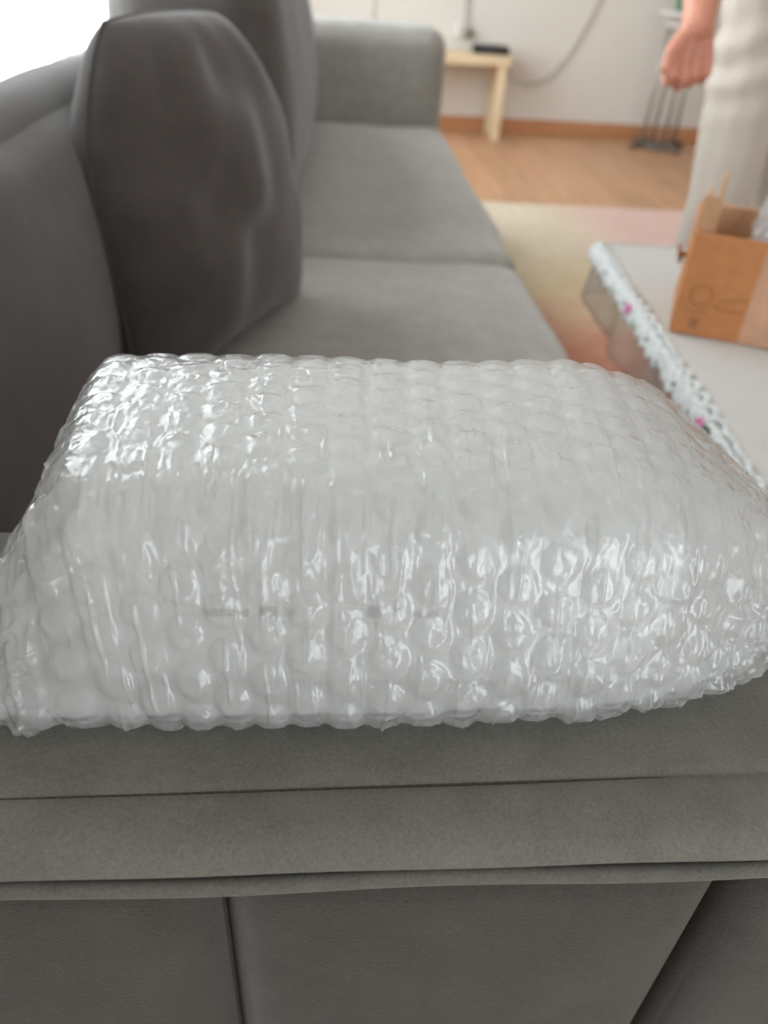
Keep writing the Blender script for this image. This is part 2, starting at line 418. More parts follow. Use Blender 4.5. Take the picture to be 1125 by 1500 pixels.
# seat
cushion('seat_cushion', -.04, 1.04, .315, .445, .595, .118, .05, MS, sofa, bulge=(.012, 0, .010), n=30, wr=.006, seed=2)
cushion('seat_cushion', -.04, 2.41, .315, .445, .770, .118, .05, MS, sofa, bulge=(.012, 0, .012), n=30, wr=.006, seed=5)
box('seat_base', -.55, .375, .42, 3.2, .055, .21, M['sofa_shaded'], sofa, .015)
cushion('back_frame', -.535, 1.81, .40, .085, 1.58, .335, .05, MS, sofa, n=20)
cushion('far_armrest', -.10, 3.325, .40, .497, .145, .343, .075, MS, sofa, bulge=(0, .004, .006), n=30, wr=.004, seed=8)
for lx in (-.5, .32):
    for ly in (.30, 3.3):
        bm = bmesh.new(); bmesh.ops.create_cone(bm, cap_ends=True, segments=16, radius1=.018, radius2=.026, depth=.048, matrix=Matrix.Translation((lx, ly, .036)))
        link('leg', bm_mesh('leg', bm), M['black'], sofa)
# loose back cushions
o = cushion('back_cushion', -.372, 1.045, .618, .075, .560, .172, .06, M['backc'], bulge=(.03, .01, .012), n=26, rot=(0, math.radians(-6), 0), wr=.008, seed=11)
tag(o, 'low brown-grey back cushion at the near end of the sofa, behind the bubble-wrapped parcel', 'cushion', 'back cushions of the sofa')
o = cushion('back_cushion', -.255, 2.37, .690, .155, .735, .242, .09, M['backc'], bulge=(.045, .01, .03), n=26, rot=(0, math.radians(-5), 0), wr=.008, seed=14)
tag(o, 'tall brown-grey back cushion at the far end of the sofa, beside the far armrest', 'cushion', 'back cushions of the sofa')

# dark throw pillow leaning on the near back cushion
def pillow_mesh(name, hw, hh, th, n=40):
    s = np.linspace(-1, 1, n); A, B = np.meshgrid(s, s, indexing='ij')
    A = np.sin(A*np.pi/2); B = np.sin(B*np.pi/2)
    pin = 1-.07*(1-np.abs(A)**2)*np.abs(B)**2; pin2 = 1-.07*(1-np.abs(B)**2)*np.abs(A)**2
    prof_ = ((1-A**2)*(1-B**2))**.42
    wv = (vnoise(A*3+5, B*3+5)-.5)*.03*prof_
    sl = 1-.48*np.clip(B, 0, 1)**1.9      # slumped, rounded upper corners
    X = A*hw*pin2*sl; Zz = B*hh*pin*(1-.10*np.clip(B, 0, 1)*A**2)
    V1 = np.stack([X, -th*prof_+wv, Zz], -1).reshape(-1, 3); V2 = np.stack([X, th*prof_+wv, Zz], -1).reshape(-1, 3)
    F1 = grid_faces(n, n); F2 = grid_faces(n, n)[:, ::-1]+n*n
    me = from_arrays(name, np.vstack([V1, V2]), np.vstack([F1, F2]))
    bm = bmesh.new(); bm.from_mesh(me); bmesh.ops.remove_doubles(bm, verts=bm.verts, dist=1e-4); return bm_mesh(name, bm, True)
pa, pb = Vector((-.275, .94, .668)), Vector((-.098, 1.365, .668))
ux = (pb-pa).normalized(); nrm = Vector((ux.y, -ux.x, 0)); upv = (Vector((0, 0, 1))-nrm*.16).normalized(); nn = ux.cross(upv)
mw = Matrix.Translation((pa+pb)/2) @ Matrix((ux, -nn, upv)).transposed().to_4x4()
thr = thing('throw_pillow', ((pa+pb)/2).to_tuple()[:2]+(.435,), 'dark brown throw pillow leaning against the back cushions on the seat', 'pillow')
link('cover', pillow_mesh('cover', .245, .225, .085), M['pillow'], thr, mw)
pp = []
for k in range(81):
    t = k/80*4; s = int(t) % 4; f = (t % 1)*2-1; g = math.sin(f*math.pi/2)
    a, b_ = ((g, -1), (1, g), (-g, 1), (-1, -g))[s]
    bp_ = max(0, b_)
    pp.append(mw @ Vector((a*.245*(1-.07*(1-b_*b_)*a*a)*(1-.48*bp_**1.9), 0, b_*.225*(1-.07*(1-a*a)*b_*b_)*(1-.10*bp_*a*a))))
tube('piping', pp, .0025, M['pillow'], thr, 8)

# ------------------------------------------------------------------ bubble-wrapped parcel
AZ = .6205
par = thing('parcel', (.04, .36, AZ), 'white box wrapped in clear bubble wrap lying on the near armrest', 'parcel')
keys = np.array([-.235, -.200, -.150, -.120, 0.0, .14, .19, .235, .285, .315])
K = {   # edge curves: x, y, z of front-bottom, front-top, back-top, back-bottom at each key
 'FB': [(-0.235, 0.293, 0.645), (-0.195, 0.255, 0.63), (-0.14, 0.245, 0.626), (-0.1, 0.243, 0.626), (0, 0.242, 0.626), (0.135, 0.248, 0.626), (0.185, 0.257, 0.627), (0.228, 0.276, 0.63), (0.268, 0.305, 0.645), (0.295, 0.328, 0.662)],
 'FT': [(-.235, .300, .642), (-.195, .285, .652), (-.146, .288, .712), (-.122, .288, .742), (0, .286, .747), (.14, .286, .745), (.186, .292, .738), (.226, .306, .722), (.268, .330, .690), (.300, .350, .672)],
 'BT': [(-.160, .380, .645), (-.150, .430, .668), (-.144, .452, .715), (-.140, .462, .740), (0, .464, .742), (.16, .464, .742), (.205, .462, .730), (.236, .445, .704), (.268, .412, .680), (.296, .380, .668)],
 'BB': [(-.162, .380, .640), (-.155, .430, .630), (-.148, .452, .627), (-.13, .455, .627), (0, .456, .627), (.15, .456, .627), (.19, .455, .627), (.235, .450, .632), (.275, .425, .650), (.298, .392, .662)]}
tk = (keys-keys[0])/(keys[-1]-keys[0])
dense = np.linspace(0, 1, 801); ker = np.exp(-.5*(np.arange(-24, 25)/9.)**2); ker /= ker.sum()
EC = {}
for k, a in K.items():
    a = np.array(a); cc = []
    for c in range(3):
        f = np.interp(dense, tk, a[:, c]); f = np.convolve(np.pad(f, 24, mode='reflect', reflect_type='odd'), ker, 'valid'); cc.append(f)
    EC[k] = np.stack(cc, -1)
def edge(k, u): return np.stack([np.interp(u, dense, EC[k][:, c]) for c in range(3)], -1)
# rounded rectangle, start at bottom centre, running back -> top -> front
ph = np.linspace(0, 2*np.pi, 4001); nexp = 5.0
ra = np.sign(np.sin(ph))*np.abs(np.sin(ph))**(2/nexp); rb = -np.sign(np.cos(ph))*np.abs(np.cos(ph))**(2/nexp)
arc = np.concatenate([[0], np.cumsum(np.hypot(np.diff(ra*.088), np.diff(rb*.058)))]); LV = arc[-1]; arcn = arc/LV
LU = .55
def S(u, v):
    a = np.interp(v % 1., arcn, ra); b_ = np.interp(v % 1., arcn, rb)
    wf, wb, wl, wt = (1-a)/2, (1+a)/2, (1-b_)/2, (1+b_)/2
    return (edge('FB', u)*(wf*wl)[..., None]+edge('FT', u)*(wf*wt)[..., None]+edge('BT', u)*(wb*wt)[..., None]+edge('BB', u)*(wb*wl)[..., None])
def SN(u, v):
    h = 2e-3; du = S(np.clip(u+h, 0, 1), v)-S(np.clip(u-h, 0, 1), v); dv = S(u, v+h)-S(u, v-h)
    n = np.cross(dv, du); return n/np.maximum(np.linalg.norm(n, axis=-1, keepdims=True), 1e-12), du, dv
# orientation check (top must point up)
_n, _, _ = SN(np.array([.5]), np.array([.5])); SGN = 1. if _n[0, 2] > 0 else -1.
SP = .0222; nc = int(round(LV/SP)); nc += nc % 2; DV = LV/nc; nr = int(LU/(SP*.90)); DU = LU/nr
BA = .55+.45*rng.random((nr+2, nc+2))
def drape(U, Vv):      # height of film lying over the hexagonal bubbles
    out = np.zeros_like(U); ub = U*LU/DU; vb = Vv*LV/DV
    ri = np.floor(ub).astype(int)
    for dr in (-1, 0, 1, 2):
        rr = ri+dr; offv = .5*(rr % 2)
        ci = np.round(vb-offv)
        d = np.hypot((ub-rr)*DU, (vb-offv-ci)*DV)
        amp = BA[np.clip(rr, 0, nr+1), (ci.astype(int)) % nc]
        out = np.maximum(out, amp*(1-sstep(.0042, .0112, d)))
    return out
Nu = 620
vtop = np.linspace(.235, .985, 470); vbot = np.linspace(.985, 1.235, 60)[1:-1]
vv = np.concatenate([vtop, vbot]); Nv = len(vv)
U, Vv = np.meshgrid(np.linspace(0, 1, Nu), vv, indexing='ij')
P0 = S(U, Vv); Nn, _, _ = SN(U, Vv); Nn *= SGN
XU = U*LU; XV = Vv*LV
vft = .635                      # v of the front-top edge
front = sstep(vft-.03, vft+.05, Vv % 1.)*(Vv < 1)
ends = sstep(.26, .12, U)+sstep(.74, .88, U)
dr = drape(U, Vv)
h = .0050+dr*(.0014+.0018*sstep(vft+.02, vft+.16, Vv)*(Vv < 1)+.0008*np.exp(-((Vv-.36)/.04)**2))
# tension creases running across the bubbles' rows
cre = np.zeros_like(U)
wob = .0022*(vnoise(XU*30, XV*90+4)-.5)+.003*(vnoise(XU*8, XV*30)-.5)
for ofs, wd, am, sd in ((0., .0008, 1., 3.), (.25, .0005, .6, 17.), (.62, .0006, .7, 29.)):
    q = (XU+wob)/DU+ofs; qd = (q-np.round(q))*DU
    qi = np.round(q)
    msk = sstep(.50, .78, vnoise(qi*7.3+sd, XV*60+qi*3.1))
    cre += am*np.exp(-(qd/wd)**2)*msk
near_edge = np.exp(-((Vv-vft)/.075)**2)
cre_amp = .0004+.0017*near_edge+.0011*front+.0008*ends
h += cre*cre_amp
# crumple
def ridged(a, b_): return 1-np.abs(2*vnoise(a, b_)-1)
r1 = ridged(XU*95+11, XV*38)**3; r2 = ridged(XU*55, XV*70+7)**4; r3 = ridged(XU*230, XV*110+3)**3
mk = sstep(.35, .75, vnoise(XU*17+2, XV*17+8))
h += mk*(r1*.0012+r2*.0009+r3*.0006)*(.55+.95*front+.9*ends*(.3+.7*front)+.35*sstep(.45, .25, U))
h += ends*(.45+.55*front)*.006*(ridged(XU*24+5, XV*12)**2-.4)
h += .004*(vnoise(XU*14, XV*12+5)-.5)
edge_fade = sstep(0, .02, U)*sstep(1, .98, U)
P = P0+Nn*(h*edge_fade)[..., None]
low = P[..., 2] < AZ+.0012
P[..., 2] = np.maximum(P[..., 2], AZ+.0012+.0004*vnoise(XU*40, XV*40))
bf = link('bubble_film', from_arrays('bubble_film', P.reshape(-1, 3), grid_faces(Nu, Nv, True)), M['film'], par, smooth=True)
# the inner turn of the wrap, lying close to the carton
Ui, Vi = np.meshgrid(np.linspace(.05, .96, 150), np.linspace(0, 1, 121)[:-1], indexing='ij')
Pi = S(Ui, Vi); Ni, _, _ = SN(Ui, Vi)
Pi = Pi+Ni*SGN*(.0002+.0022*vnoise(Ui*LU*60, Vi*LV*60))[..., None]; Pi[..., 2] = np.maximum(Pi[..., 2], AZ+.004)
link('inner_wrap', from_arrays('inner_wrap', Pi.reshape(-1, 3), grid_faces(150, 120, True)), M['inner'], par, smooth=True)
# bubbles under the film
def bubble_mesh(i):
    g = np.random.default_rng(50+i); prof_ = [(.0104, 0.0), (.0100, .0006), (.0095, .0026), (.0084, .0041), (.0060, .0050), (.0030, .0053), (.0003, .0054)]
    me = revolve('bubble', prof_, 14)
    co = np.zeros(len(me.vertices)*3, np.float32); me.vertices.foreach_get('co', co); co = co.reshape(-1, 3)
    an = np.arctan2(co[:, 1], co[:, 0]); k = co[:, 2]/.0054
    co[:, 2] *= 1-.35*k*(.5+.5*np.sin(2*an+g.random()*6))*g.random()-.25*k*(.5+.5*np.sin(3*an+g.random()*6))*g.random()
    me.vertices.foreach_set('co', co.ravel()); me.materials.append(M['bubble']); me.update(); return me
BM = [bubble_mesh(i) for i in range(6)]
nb = 0
for rr in range(1, nr):
    for c in range(nc):
        v_ = ((c+.5*(rr % 2))*DV/LV) % 1.; u_ = rr*DU/LU
        if not (.03 < u_ < .97) or not (.30 < v_ < .955): continue
        if v_ > .93 and u_ < .12: continue
        pt = S(np.array([u_]), np.array([v_]))[0]; n_, du, dv = SN(np.array([u_]), np.array([v_])); n_ = Vector(n_[0]*SGN); t_ = Vector(du[0]).normalized(); b2 = n_.cross(t_)
        t_ = b2.cross(n_)
        mw = Matrix.Translation(Vector(pt)+n_*.0004) @ Matrix((t_, b2, n_)).transposed().to_4x4() @ Matrix.Rotation(random.random()*6.28, 4, 'Z') @ Matrix.Diagonal((1, 1, .62+.25*random.random(), 1))
        link('bubble', BM[random.randrange(6)], None, bf, mw); nb += 1
print('bubbles', nb, 'rows', nr, 'cols', nc)
carton = cushion('carton', .027, .365, AZ+.0545, .153, .081, .0525, .010, M['carton_white'], par, n=10)
for (x0, x1, z0, hh) in ((-.062, -.040, .0565, .0045), (-.034, -.026, .057, .006), (-.020, -.016, .0565, .005), (.020, .027, .0565, .007), (.033, .038, .057, .0055), (.042, .056, .0565, .004)):
    bm = bmesh.new(); add_box(bm, x0, x1, .2832, .2842, AZ+z0, AZ+z0+hh, 0)
    o = link('print_mark', bm_mesh('print_mark', bm), M['print'], carton)
# end of yellowed tape at the lower right
tp = []
for i in range(8):
    for j in range(4):
        a, b_ = i/7, j/3
        tp.append((.226+.028*a+.004*b_, .283+.024*a+.01*b_, AZ+.010+.014*b_+.002*math.sin(a*5)))
tpm = link('tape', from_arrays('tape', tp, grid_faces(8, 4)), M['tape'], par, smooth=True)
s_ = tpm.modifiers.new('thick', 'SOLIDIFY'); s_.thickness = .0006

# ------------------------------------------------------------------ coffee table, cloth, vinyl
TX0, TX1, TY0, TY1, TZ = .545, 1.12, .62, 1.66, .455
ct = thing('coffee_table', ((TX0+TX1)/2, (TY0+TY1)/2, 0), 'low coffee table under a white lace-edged cloth, right of the sofa', 'table')
box('table_top', TX0, TX1, TY0, TY1, TZ-.03, TZ, M['birch'], ct, .006)
for lx in (TX0+.16, TX1-.07):
    for ly in (TY0+.10, TY1-.12): box('leg', lx-.025, lx+.025, ly-.025, ly+.025, 0.012, TZ-.03, M['birch'], ct, .004)
# vinyl cover: flat on top, hanging wavy skirt on each side
def skirt_sheet(name, x0, x1, y0, y1, z, drop, amp, freq, npts=220, rows=9, scallop=0.):
    per = []
    for k in range(npts):
        t = k/npts*2*((x1-x0)+(y1-y0)); a, b_ = x1-x0, y1-y0
        if t < b_: q = (x0, y1-t, -1, 0)
        elif t < b_+a: q = (x0+t-b_, y0, 0, -1)
        elif t < 2*b_+a: q = (x1, y0+t-b_-a, 1, 0)
        else: q = (x1-(t-2*b_-a), y1, 0, 1)
        per.append((*q, t))
    V = []
    for r_i in range(rows):
        f = r_i/(rows-1)
        for (x, y, nx_, ny_, t) in per:
            wv = amp*f*(math.sin(t*freq)+.6*math.sin(t*freq*1.73+1))
            off = .004*min(1, f*4)+.012*f+wv
            dz = drop*f*(1+scallop*(abs(math.sin(t*math.pi/.042))-.5))
            V.append((x+nx_*off, y+ny_*off, z-dz))
    n = npts; F = []
    for r_i in range(rows-1):
        for k in range(n):
            k2 = (k+1) % n; F.append((r_i*n+k, r_i*n+k2, (r_i+1)*n+k2, (r_i+1)*n+k))
    return V, F, n
V, F, n = skirt_sheet('cover', TX0-.001, TX1+.001, TY0-.001, TY1+.001, TZ+.0012, .115, .006, 24)
F.append(tuple(range(n)))
me = bpy.data.meshes.new('vinyl_cover'); me.from_pydata(V, [], F); me.update()
vin = link('vinyl_cover', me, M['vinyl'], smooth=False); me.polygons.foreach_set('use_smooth', [len(f) == 4 for f in F])
s_ = vin.modifiers.new('thick', 'SOLIDIFY'); s_.thickness = .0012
tag(vin, 'clear plastic table cover hanging below the lace edge of the tablecloth', 'table cover')
ctz = TZ+.003
tc = thing('tablecloth', ((TX0+TX1)/2, (TY0+TY1)/2, ctz), 'white tablecloth with lace edge and green leaf embroidery on the coffee table', 'tablecloth')
nx, ny = 40, 70
GX, GY = np.meshgrid(np.linspace(TX0-.004, TX1+.004, nx), np.linspace(TY0-.004, TY1+.004, ny), indexing='ij')
V = np.stack([GX, GY, ctz+.0015*vnoise(GX*14, GY*14)], -1).reshape(-1, 3)
o = link('cloth', from_arrays('cloth', V, grid_faces(nx, ny)), M['cloth'], tc, smooth=True)
s_ = o.modifiers.new('thick', 'SOLIDIFY'); s_.thickness = .0015; s_.offset = 1
V, F, n = skirt_sheet('lace', TX0-.006, TX1+.006, TY0-.006, TY1+.006, ctz+.002, .026, .002, 40, 600, 7, .55)
me = bpy.data.meshes.new('lace_trim'); me.from_pydata(V, [], F); me.update()
lace = link('lace_trim', me, M['lace'], tc, smooth=True); s_ = lace.modifiers.new('thick', 'SOLIDIFY'); s_.thickness = .002
# gathered ruffle roll on top of the edge
rl = tube('lace_ruffle', [(TX0-.002+.004*math.sin(t*150), t, ctz+.004+.003*math.sin(t*170)) for t in np.linspace(TY0, TY1, 260)], .005, M['lace'], tc, 8)
def leaf_mesh(name, l, wd):
    V = []; F = []; n = 7
    for i in range(n):
        t = i/(n-1); w_ = wd*math.sin(math.pi*min(.98, max(.02, t)))**.8
        V += [(t*l-l/2, -w_, .0004), (t*l-l/2, 0, .0022), (t*l-l/2, w_, .0004), (t*l-l/2, 0, -.0006)]
    for i in range(n-1):
        for k in range(4): F.append((4*i+k, 4*i+(k+1) % 4, 4*i+4+(k+1) % 4, 4*i+4+k))
    F += [(0, 1, 2, 3), (4*n-1, 4*n-2, 4*n-3, 4*n-4)]
    me = bpy.data.meshes.new(name); me.from_pydata(V, [], F); me.update(); return me
lm = leaf_mesh('leaf', .020, .0062); lm.materials.append(M['leaf'])
for i, ty in enumerate(list(np.linspace(.66, .86, 9))+list(np.linspace(.92, 1.5, 8))):
    mw = Matrix.Translation((TX0-.0205-.004*(i % 2), ty, ctz-.010-.006*(i % 2))) @ Euler((0, math.radians(-72), 0)).to_matrix().to_4x4() @ Matrix.Rotation((.6 if i % 2 else -.6)+random.uniform(-.3, .3), 4, 'Z')
    s = (1.35 if ty < .87 else .62)
    link('leaf', lm, None, tc, mw @ Matrix.Diagonal((s, s, 1, 1)))
def flower_mesh():
    bm = bmesh.new()
    for k in range(5):
        a = k*2*math.pi/5; m4 = Matrix.Translation((.007*math.cos(a), .007*math.sin(a), .001)) @ Matrix.Diagonal((.0062, .0062, .0022, 1))
        bmesh.ops.create_icosphere(bm, subdivisions=1, radius=1, matrix=m4)
    bmesh.ops.create_icosphere(bm, subdivisions=1, radius=1, matrix=Matrix.Diagonal((.004, .004, .0034, 1)))
    return bm_mesh('flower', bm, True)
fm = flower_mesh(); fm.materials.append(M['flower'])
for ty in (.875, .665, 1.30):
    link('flower', fm, None, tc, Matrix.Translation((TX0-.023, ty, ctz-.008)) @ Euler((0, math.radians(-72), 0)).to_matrix().to_4x4())

TROT = math.radians(-4.4); cpt = Vector(((TX0+TX1)/2, (TY0+TY1)/2, 0))
ct.rotation_euler.z = TROT; tc.rotation_euler.z = TROT
vin.matrix_world = Matrix.Translation(cpt) @ Matrix.Rotation(TROT, 4, 'Z') @ Matrix.Translation(-cpt)

# ------------------------------------------------------------------ open cardboard box on the table
bz = ctz+.0045
bxr = thing('cardboard_box', (.72, 1.32, bz), 'open brown cardboard box with upright flaps standing on the lace tablecloth', 'box')
ang = math.radians(-23); Rb = Matrix.Translation((.562, 1.195, bz)) @ Matrix.Rotation(ang, 4, 'Z')
BW, BD, BH, T = .36, .23, .162, .005
def bpart(name, x0, x1, y0, y1, z0, z1, mat, bev=.001, extra=None):
    bm = bmesh.new(); add_box(bm, x0, x1, y0, y1, z0, z1, bev, 1)
    return link(name, bm_mesh(name, bm), mat, bxr, Rb @ (extra or Matrix.Identity(4)))
bpart('box_panel', 0, BW, 0, T, 0, BH, M['card'])
bpart('box_panel', 0, BW, BD-T, BD, 0, BH-.004, M['card_in'])
bpart('box_panel', 0, T, T, BD-T, 0, BH, M['card'])
bpart('box_panel', BW-T, BW, T, BD-T, 0, BH, M['card_in'])
bpart('box_bottom', T, BW-T, T, BD-T, 0, T, M['card_in'])
bpart('flap', 0, T, .002, .050, BH, BH+.052, M['card_in'], extra=Matrix.Translation((.004, .035, 0)))
bpart('flap', 0, T, .002, .045, BH, BH+.060, M['card_in'], extra=Matrix.Translation((.018, .135, 0)) @ Matrix.Rotation(math.radians(2), 4, 'Y'))
bpart('flap', -.003, .026, 0, T, BH-.012, BH+.050, M['card_in'], extra=Matrix.Translation((.001, .022, 0)))
bpart('flap', .02, BW-.01, 0, T, -.10, 0, M['card_in'], extra=Matrix.Translation((0, BD, BH-.004)) @ Matrix.Rotation(math.radians(14), 4, 'X'))
# oval hand hole tab pushed out of the left side
ob = bmesh.new(); bmesh.ops.create_cone(ob, cap_ends=True, segments=20, radius1=1, radius2=1, depth=1)
ov = bm_mesh('hand_hole_tab', ob)
link('hand_hole_tab', ov, M['card_print'], bxr, Rb @ Matrix.Translation((-.012, .155, .085)) @ Euler((0, math.radians(70), 0)).to_matrix().to_4x4() @ Matrix.Diagonal((.014, .034, .004, 1)))
link('tab_hinge', ov, M['card_in'], bxr, Rb @ Matrix.Translation((-.004, .145, .088)) @ Matrix.Diagonal((.010, .008, .006, 1)))
bpart('packing_tape', .108, .165, -.0008, 0, 0, BH, M['pack_tape'], 0)
bpart('packing_tape', .120, .165, -.0016, -.0008, .02, .050, M['pack_tape'], 0)
rp = [Rb @ Vector((.034+.017*math.cos(a), -.0006, .068+.017*math.sin(a))) for a in np.linspace(0, 6.283, 33)]
tube('printed_ring', rp, .0011, M['card_print'], bxr, 6)
tube('printed_line', smooth_path([Rb @ Vector(q) for q in ((.055, -.0005, .055), (.075, -.0005, .050), (.105, -.0005, .049))], 20), .0012, M['card_print'], bxr, 6)
tube('printed_line', smooth_path([Rb @ Vector(q) for q in ((.062, -.0005, .060), (.080, -.0005, .068), (.105, -.0005, .071))], 20), .0010, M['card_print'], bxr, 6)
tube('printed_line', smooth_path([Rb @ Vector(q) for q in ((.012, -.0005, .045), (.034, -.0005, .040), (.050, -.0005, .043))], 20), .0010, M['card_print'], bxr, 6)
bpart('printed_square', .028, .042, -.0006, 0, .012, .030, M['card_print'], 0)
# crumpled white plastic bag in the box
from mathutils import noise as mn
bm = bmesh.new(); bmesh.ops.create_icosphere(bm, subdivisions=5, radius=1)
for q in bm.verts:
    d = q.co.normalized(); r1_ = 1-abs(mn.noise(d*2.6+Vector((3, 1, 7)))*2); r2_ = 1-abs(mn.noise(d*6+Vector((9, 4, 2)))*2)
    q.co = Vector((d.x*.052, d.y*.042, d.z*.078))*(.72+.30*r1_+.13*r2_)
o = link('plastic_bag', bm_mesh('plastic_bag', bm), M['bag'], None, Matrix.Translation((.768, 1.300, bz+.155)))
tag(o, 'crumpled white plastic bag sticking out of the cardboard box', 'plastic bag')

# ------------------------------------------------------------------ side table by the wall and what is on it
sx0, sx1, sy0, sy1, sz = .46, 1.075, 5.40, 5.71, .475
t = thing('side_table', ((sx0+sx1)/2, (sy0+sy1)/2, 0), 'pale birch side table against the far wall', 'table')
box('table_top', sx0, sx1, sy0, sy1, sz-.055, sz, M['birch'], t, .004)
for lx in (sx0+.03, sx1-.045):
    for ly in (sy0+.03, sy1-.03): box('leg', lx-.027, lx+.027, ly-.027, ly+.027, 0, sz-.055, M['birch'], t, .003)
rt_ = thing('router', (.965, 5.52, sz), 'flat black electronic device lying on the pale side table', 'router')
link('case', cushion_mesh('case', .115, .075, .021, .016, (0, 0, .004), 10), M['black'], rt_, Matrix.Translation((.955, 5.52, sz+.0255)) @ Matrix.Rotation(-.12, 4, 'Z'))
box('lamp_strip', .90, 1.0, 5.4435, 5.4455, sz+.012, sz+.018, M['base_dark'], rt_, 0)
cord = tube('power_cord', smooth_path([(1.695, 5.735, 1.25), (1.66, 5.735, .86), (1.56, 5.735, .57), (1.42, 5.73, .36), (1.27, 5.72, .30), (1.14, 5.66, .33), (1.09, 5.58, .42), (1.085, 5.55, .48), (1.06, 5.54, .492)], 64), .006, M['cable'])
tag(cord, 'grey power cord hanging in a loop along the far wall to the side table', 'cord')
out = thing('wall_outlet', (.80, 5.75, .555), 'wall outlet with a dark plug above the pale side table', 'outlet')
link('cover_plate', cushion_mesh('cover_plate', .045, .008, .042, .007, n=6), M['tray'], out, Matrix.Translation((.80, 5.741, .575)))
link('plug', cushion_mesh('plug', .036, .028, .03, .014, n=8), M['cable'], out, Matrix.Translation((.81, 5.715, .572)))
link('plug_cap', cushion_mesh('plug_cap', .02, .016, .018, .01, n=6), M['black'], out, Matrix.Translation((.835, 5.70, .56)))
tube('plug_cord', smooth_path([(.805, 5.72, .60), (.808, 5.73, .75), (.81, 5.735, 1.0), (.81, 5.735, 1.5)], 30), .007, M['cable'], out)
c2 = tube('thin_cord', [(.225+.002*math.sin(z*5), 5.739, z) for z in np.linspace(.45, 1.8, 30)], .006, M['tray'])
tag(c2, 'thin pale cord running up the far wall above the far sofa armrest', 'cord')

# ------------------------------------------------------------------ metal rod stand
sx, sy = 2.13, 5.47
t = thing('rod_stand', (sx, sy, 0), 'tall metal stand of thin rods on a dark base with white trays on top', 'stand')
link('base', revolve('base', [(.001, .0), (.13, 0), (.135, .008), (.125, .022), (.06, .03), (.001, .032)], 28), M['base_dark'], t, Matrix.Translation((sx, sy, 0)))
for k in range(4):
    a = math.radians(20+90*k); d = Vector((math.cos(a), math.sin(a), 0))
    cushm = cushion_mesh('foot', .06, .022, .016, .012, n=6)
    link('foot', cushm, M['base_dark'], t, Matrix.Translation(Vector((sx, sy, .016))+d*.16) @ Matrix.Rotation(a, 4, 'Z'))
for k, dx in enumerate((-.11, -.037, .037, .11)):
    dy = .008 if k % 2 else -.008
    tube('rod', [(sx+dx, sy+dy, .025), (sx+dx*.92, sy+dy, .36), (sx+dx*.85, sy+dy, .70)], .013, M['steel'], t)
for z, r in ((.675, .11), (.735, .16)):
    link('tray', revolve('tray', [(.001, 0), (r-.01, 0), (r, .006), (r+.004, .022), (r-.004, .022), (r-.012, .008), (.001, .008)], 28), M['tray'], t, Matrix.Translation((sx-.01, sy, z)))
g = thing('green_pot', (sx-.02, sy, .745), 'small green plant pot on the top tray of the rod stand', 'plant pot')
link('pot', revolve('pot', [(.001, 0), (.05, 0), (.065, .09), (.072, .095), (.072, .115), (.062, .115), (.055, .09), (.001, .085)], 24), M['green'], g, Matrix.Translation((sx-.02, sy, .745)))
lm2 = leaf_mesh('plant_leaf', .16, .02); lm2.materials.append(M['leaf'])
for k in range(9):
    a = k*2.4; link('plant_leaf', lm2, None, g, Matrix.Translation((sx-.02, sy, .84)) @ Matrix.Rotation(a, 4, 'Z') @ Matrix.Rotation(math.radians(-38-4*k), 4, 'Y') @ Matrix.Translation((.08, 0, 0)))

# ------------------------------------------------------------------ person behind the table
def capsules(name, caps, voxel, smooth_it, disp=None):
    bm = bmesh.new()
    for c in caps:
        a, b_, ra_, rb_ = Vector(c[0]), Vector(c[1]), c[2], c[3]
        sc3 = c[4] if len(c) > 4 else None
        L_ = (b_-a).length; n = max(2, int(L_/(min(ra_, rb_)*.35))+1)
        for k in range(n+1):
            f = k/n; m4 = Matrix.Translation(a.lerp(b_, f)) @ (Matrix.Diagonal((*sc3, 1)) if sc3 else Matrix.Identity(4))
            bmesh.ops.create_icosphere(bm, subdivisions=2, radius=ra_+(rb_-ra_)*f, matrix=m4)
    me = bpy.data.meshes.new(name+'_raw'); bm.to_mesh(me); bm.free()
    o = bpy.data.objects.new(name+'_raw', me); C.objects.link(o)
    r = o.modifiers.new('r', 'REMESH'); r.mode = 'VOXEL'; r.voxel_size = voxel; r.use_smooth_shade = True
    s = o.modifiers.new('s', 'SMOOTH'); s.factor = .5; s.iterations = smooth_it
    dg = bpy.context.evaluated_depsgraph_get(); dg.update()
    me2 = bpy.data.meshes.new_from_object(o.evaluated_get(dg)); me2.name = name
    bpy.data.objects.remove(o); bpy.data.meshes.remove(me)
    if disp:
        for q in me2.vertices: q.co = disp(q.co)
    me2.materials.clear(); me2.polygons.foreach_set('use_smooth', [True]*len(me2.polygons)); me2.update(); return me2
per = thing('person', (1.04, 2.0, 0), 'person in cream trousers standing behind the coffee table, one arm hanging', 'person')
PX = .06      # body stands a little to the right of the hanging hand
W_ = Vector((.722, 1.79, .868)); E_ = Vector((.748, 1.93, 1.115)); Sh = Vector((.825, 2.02, 1.40))
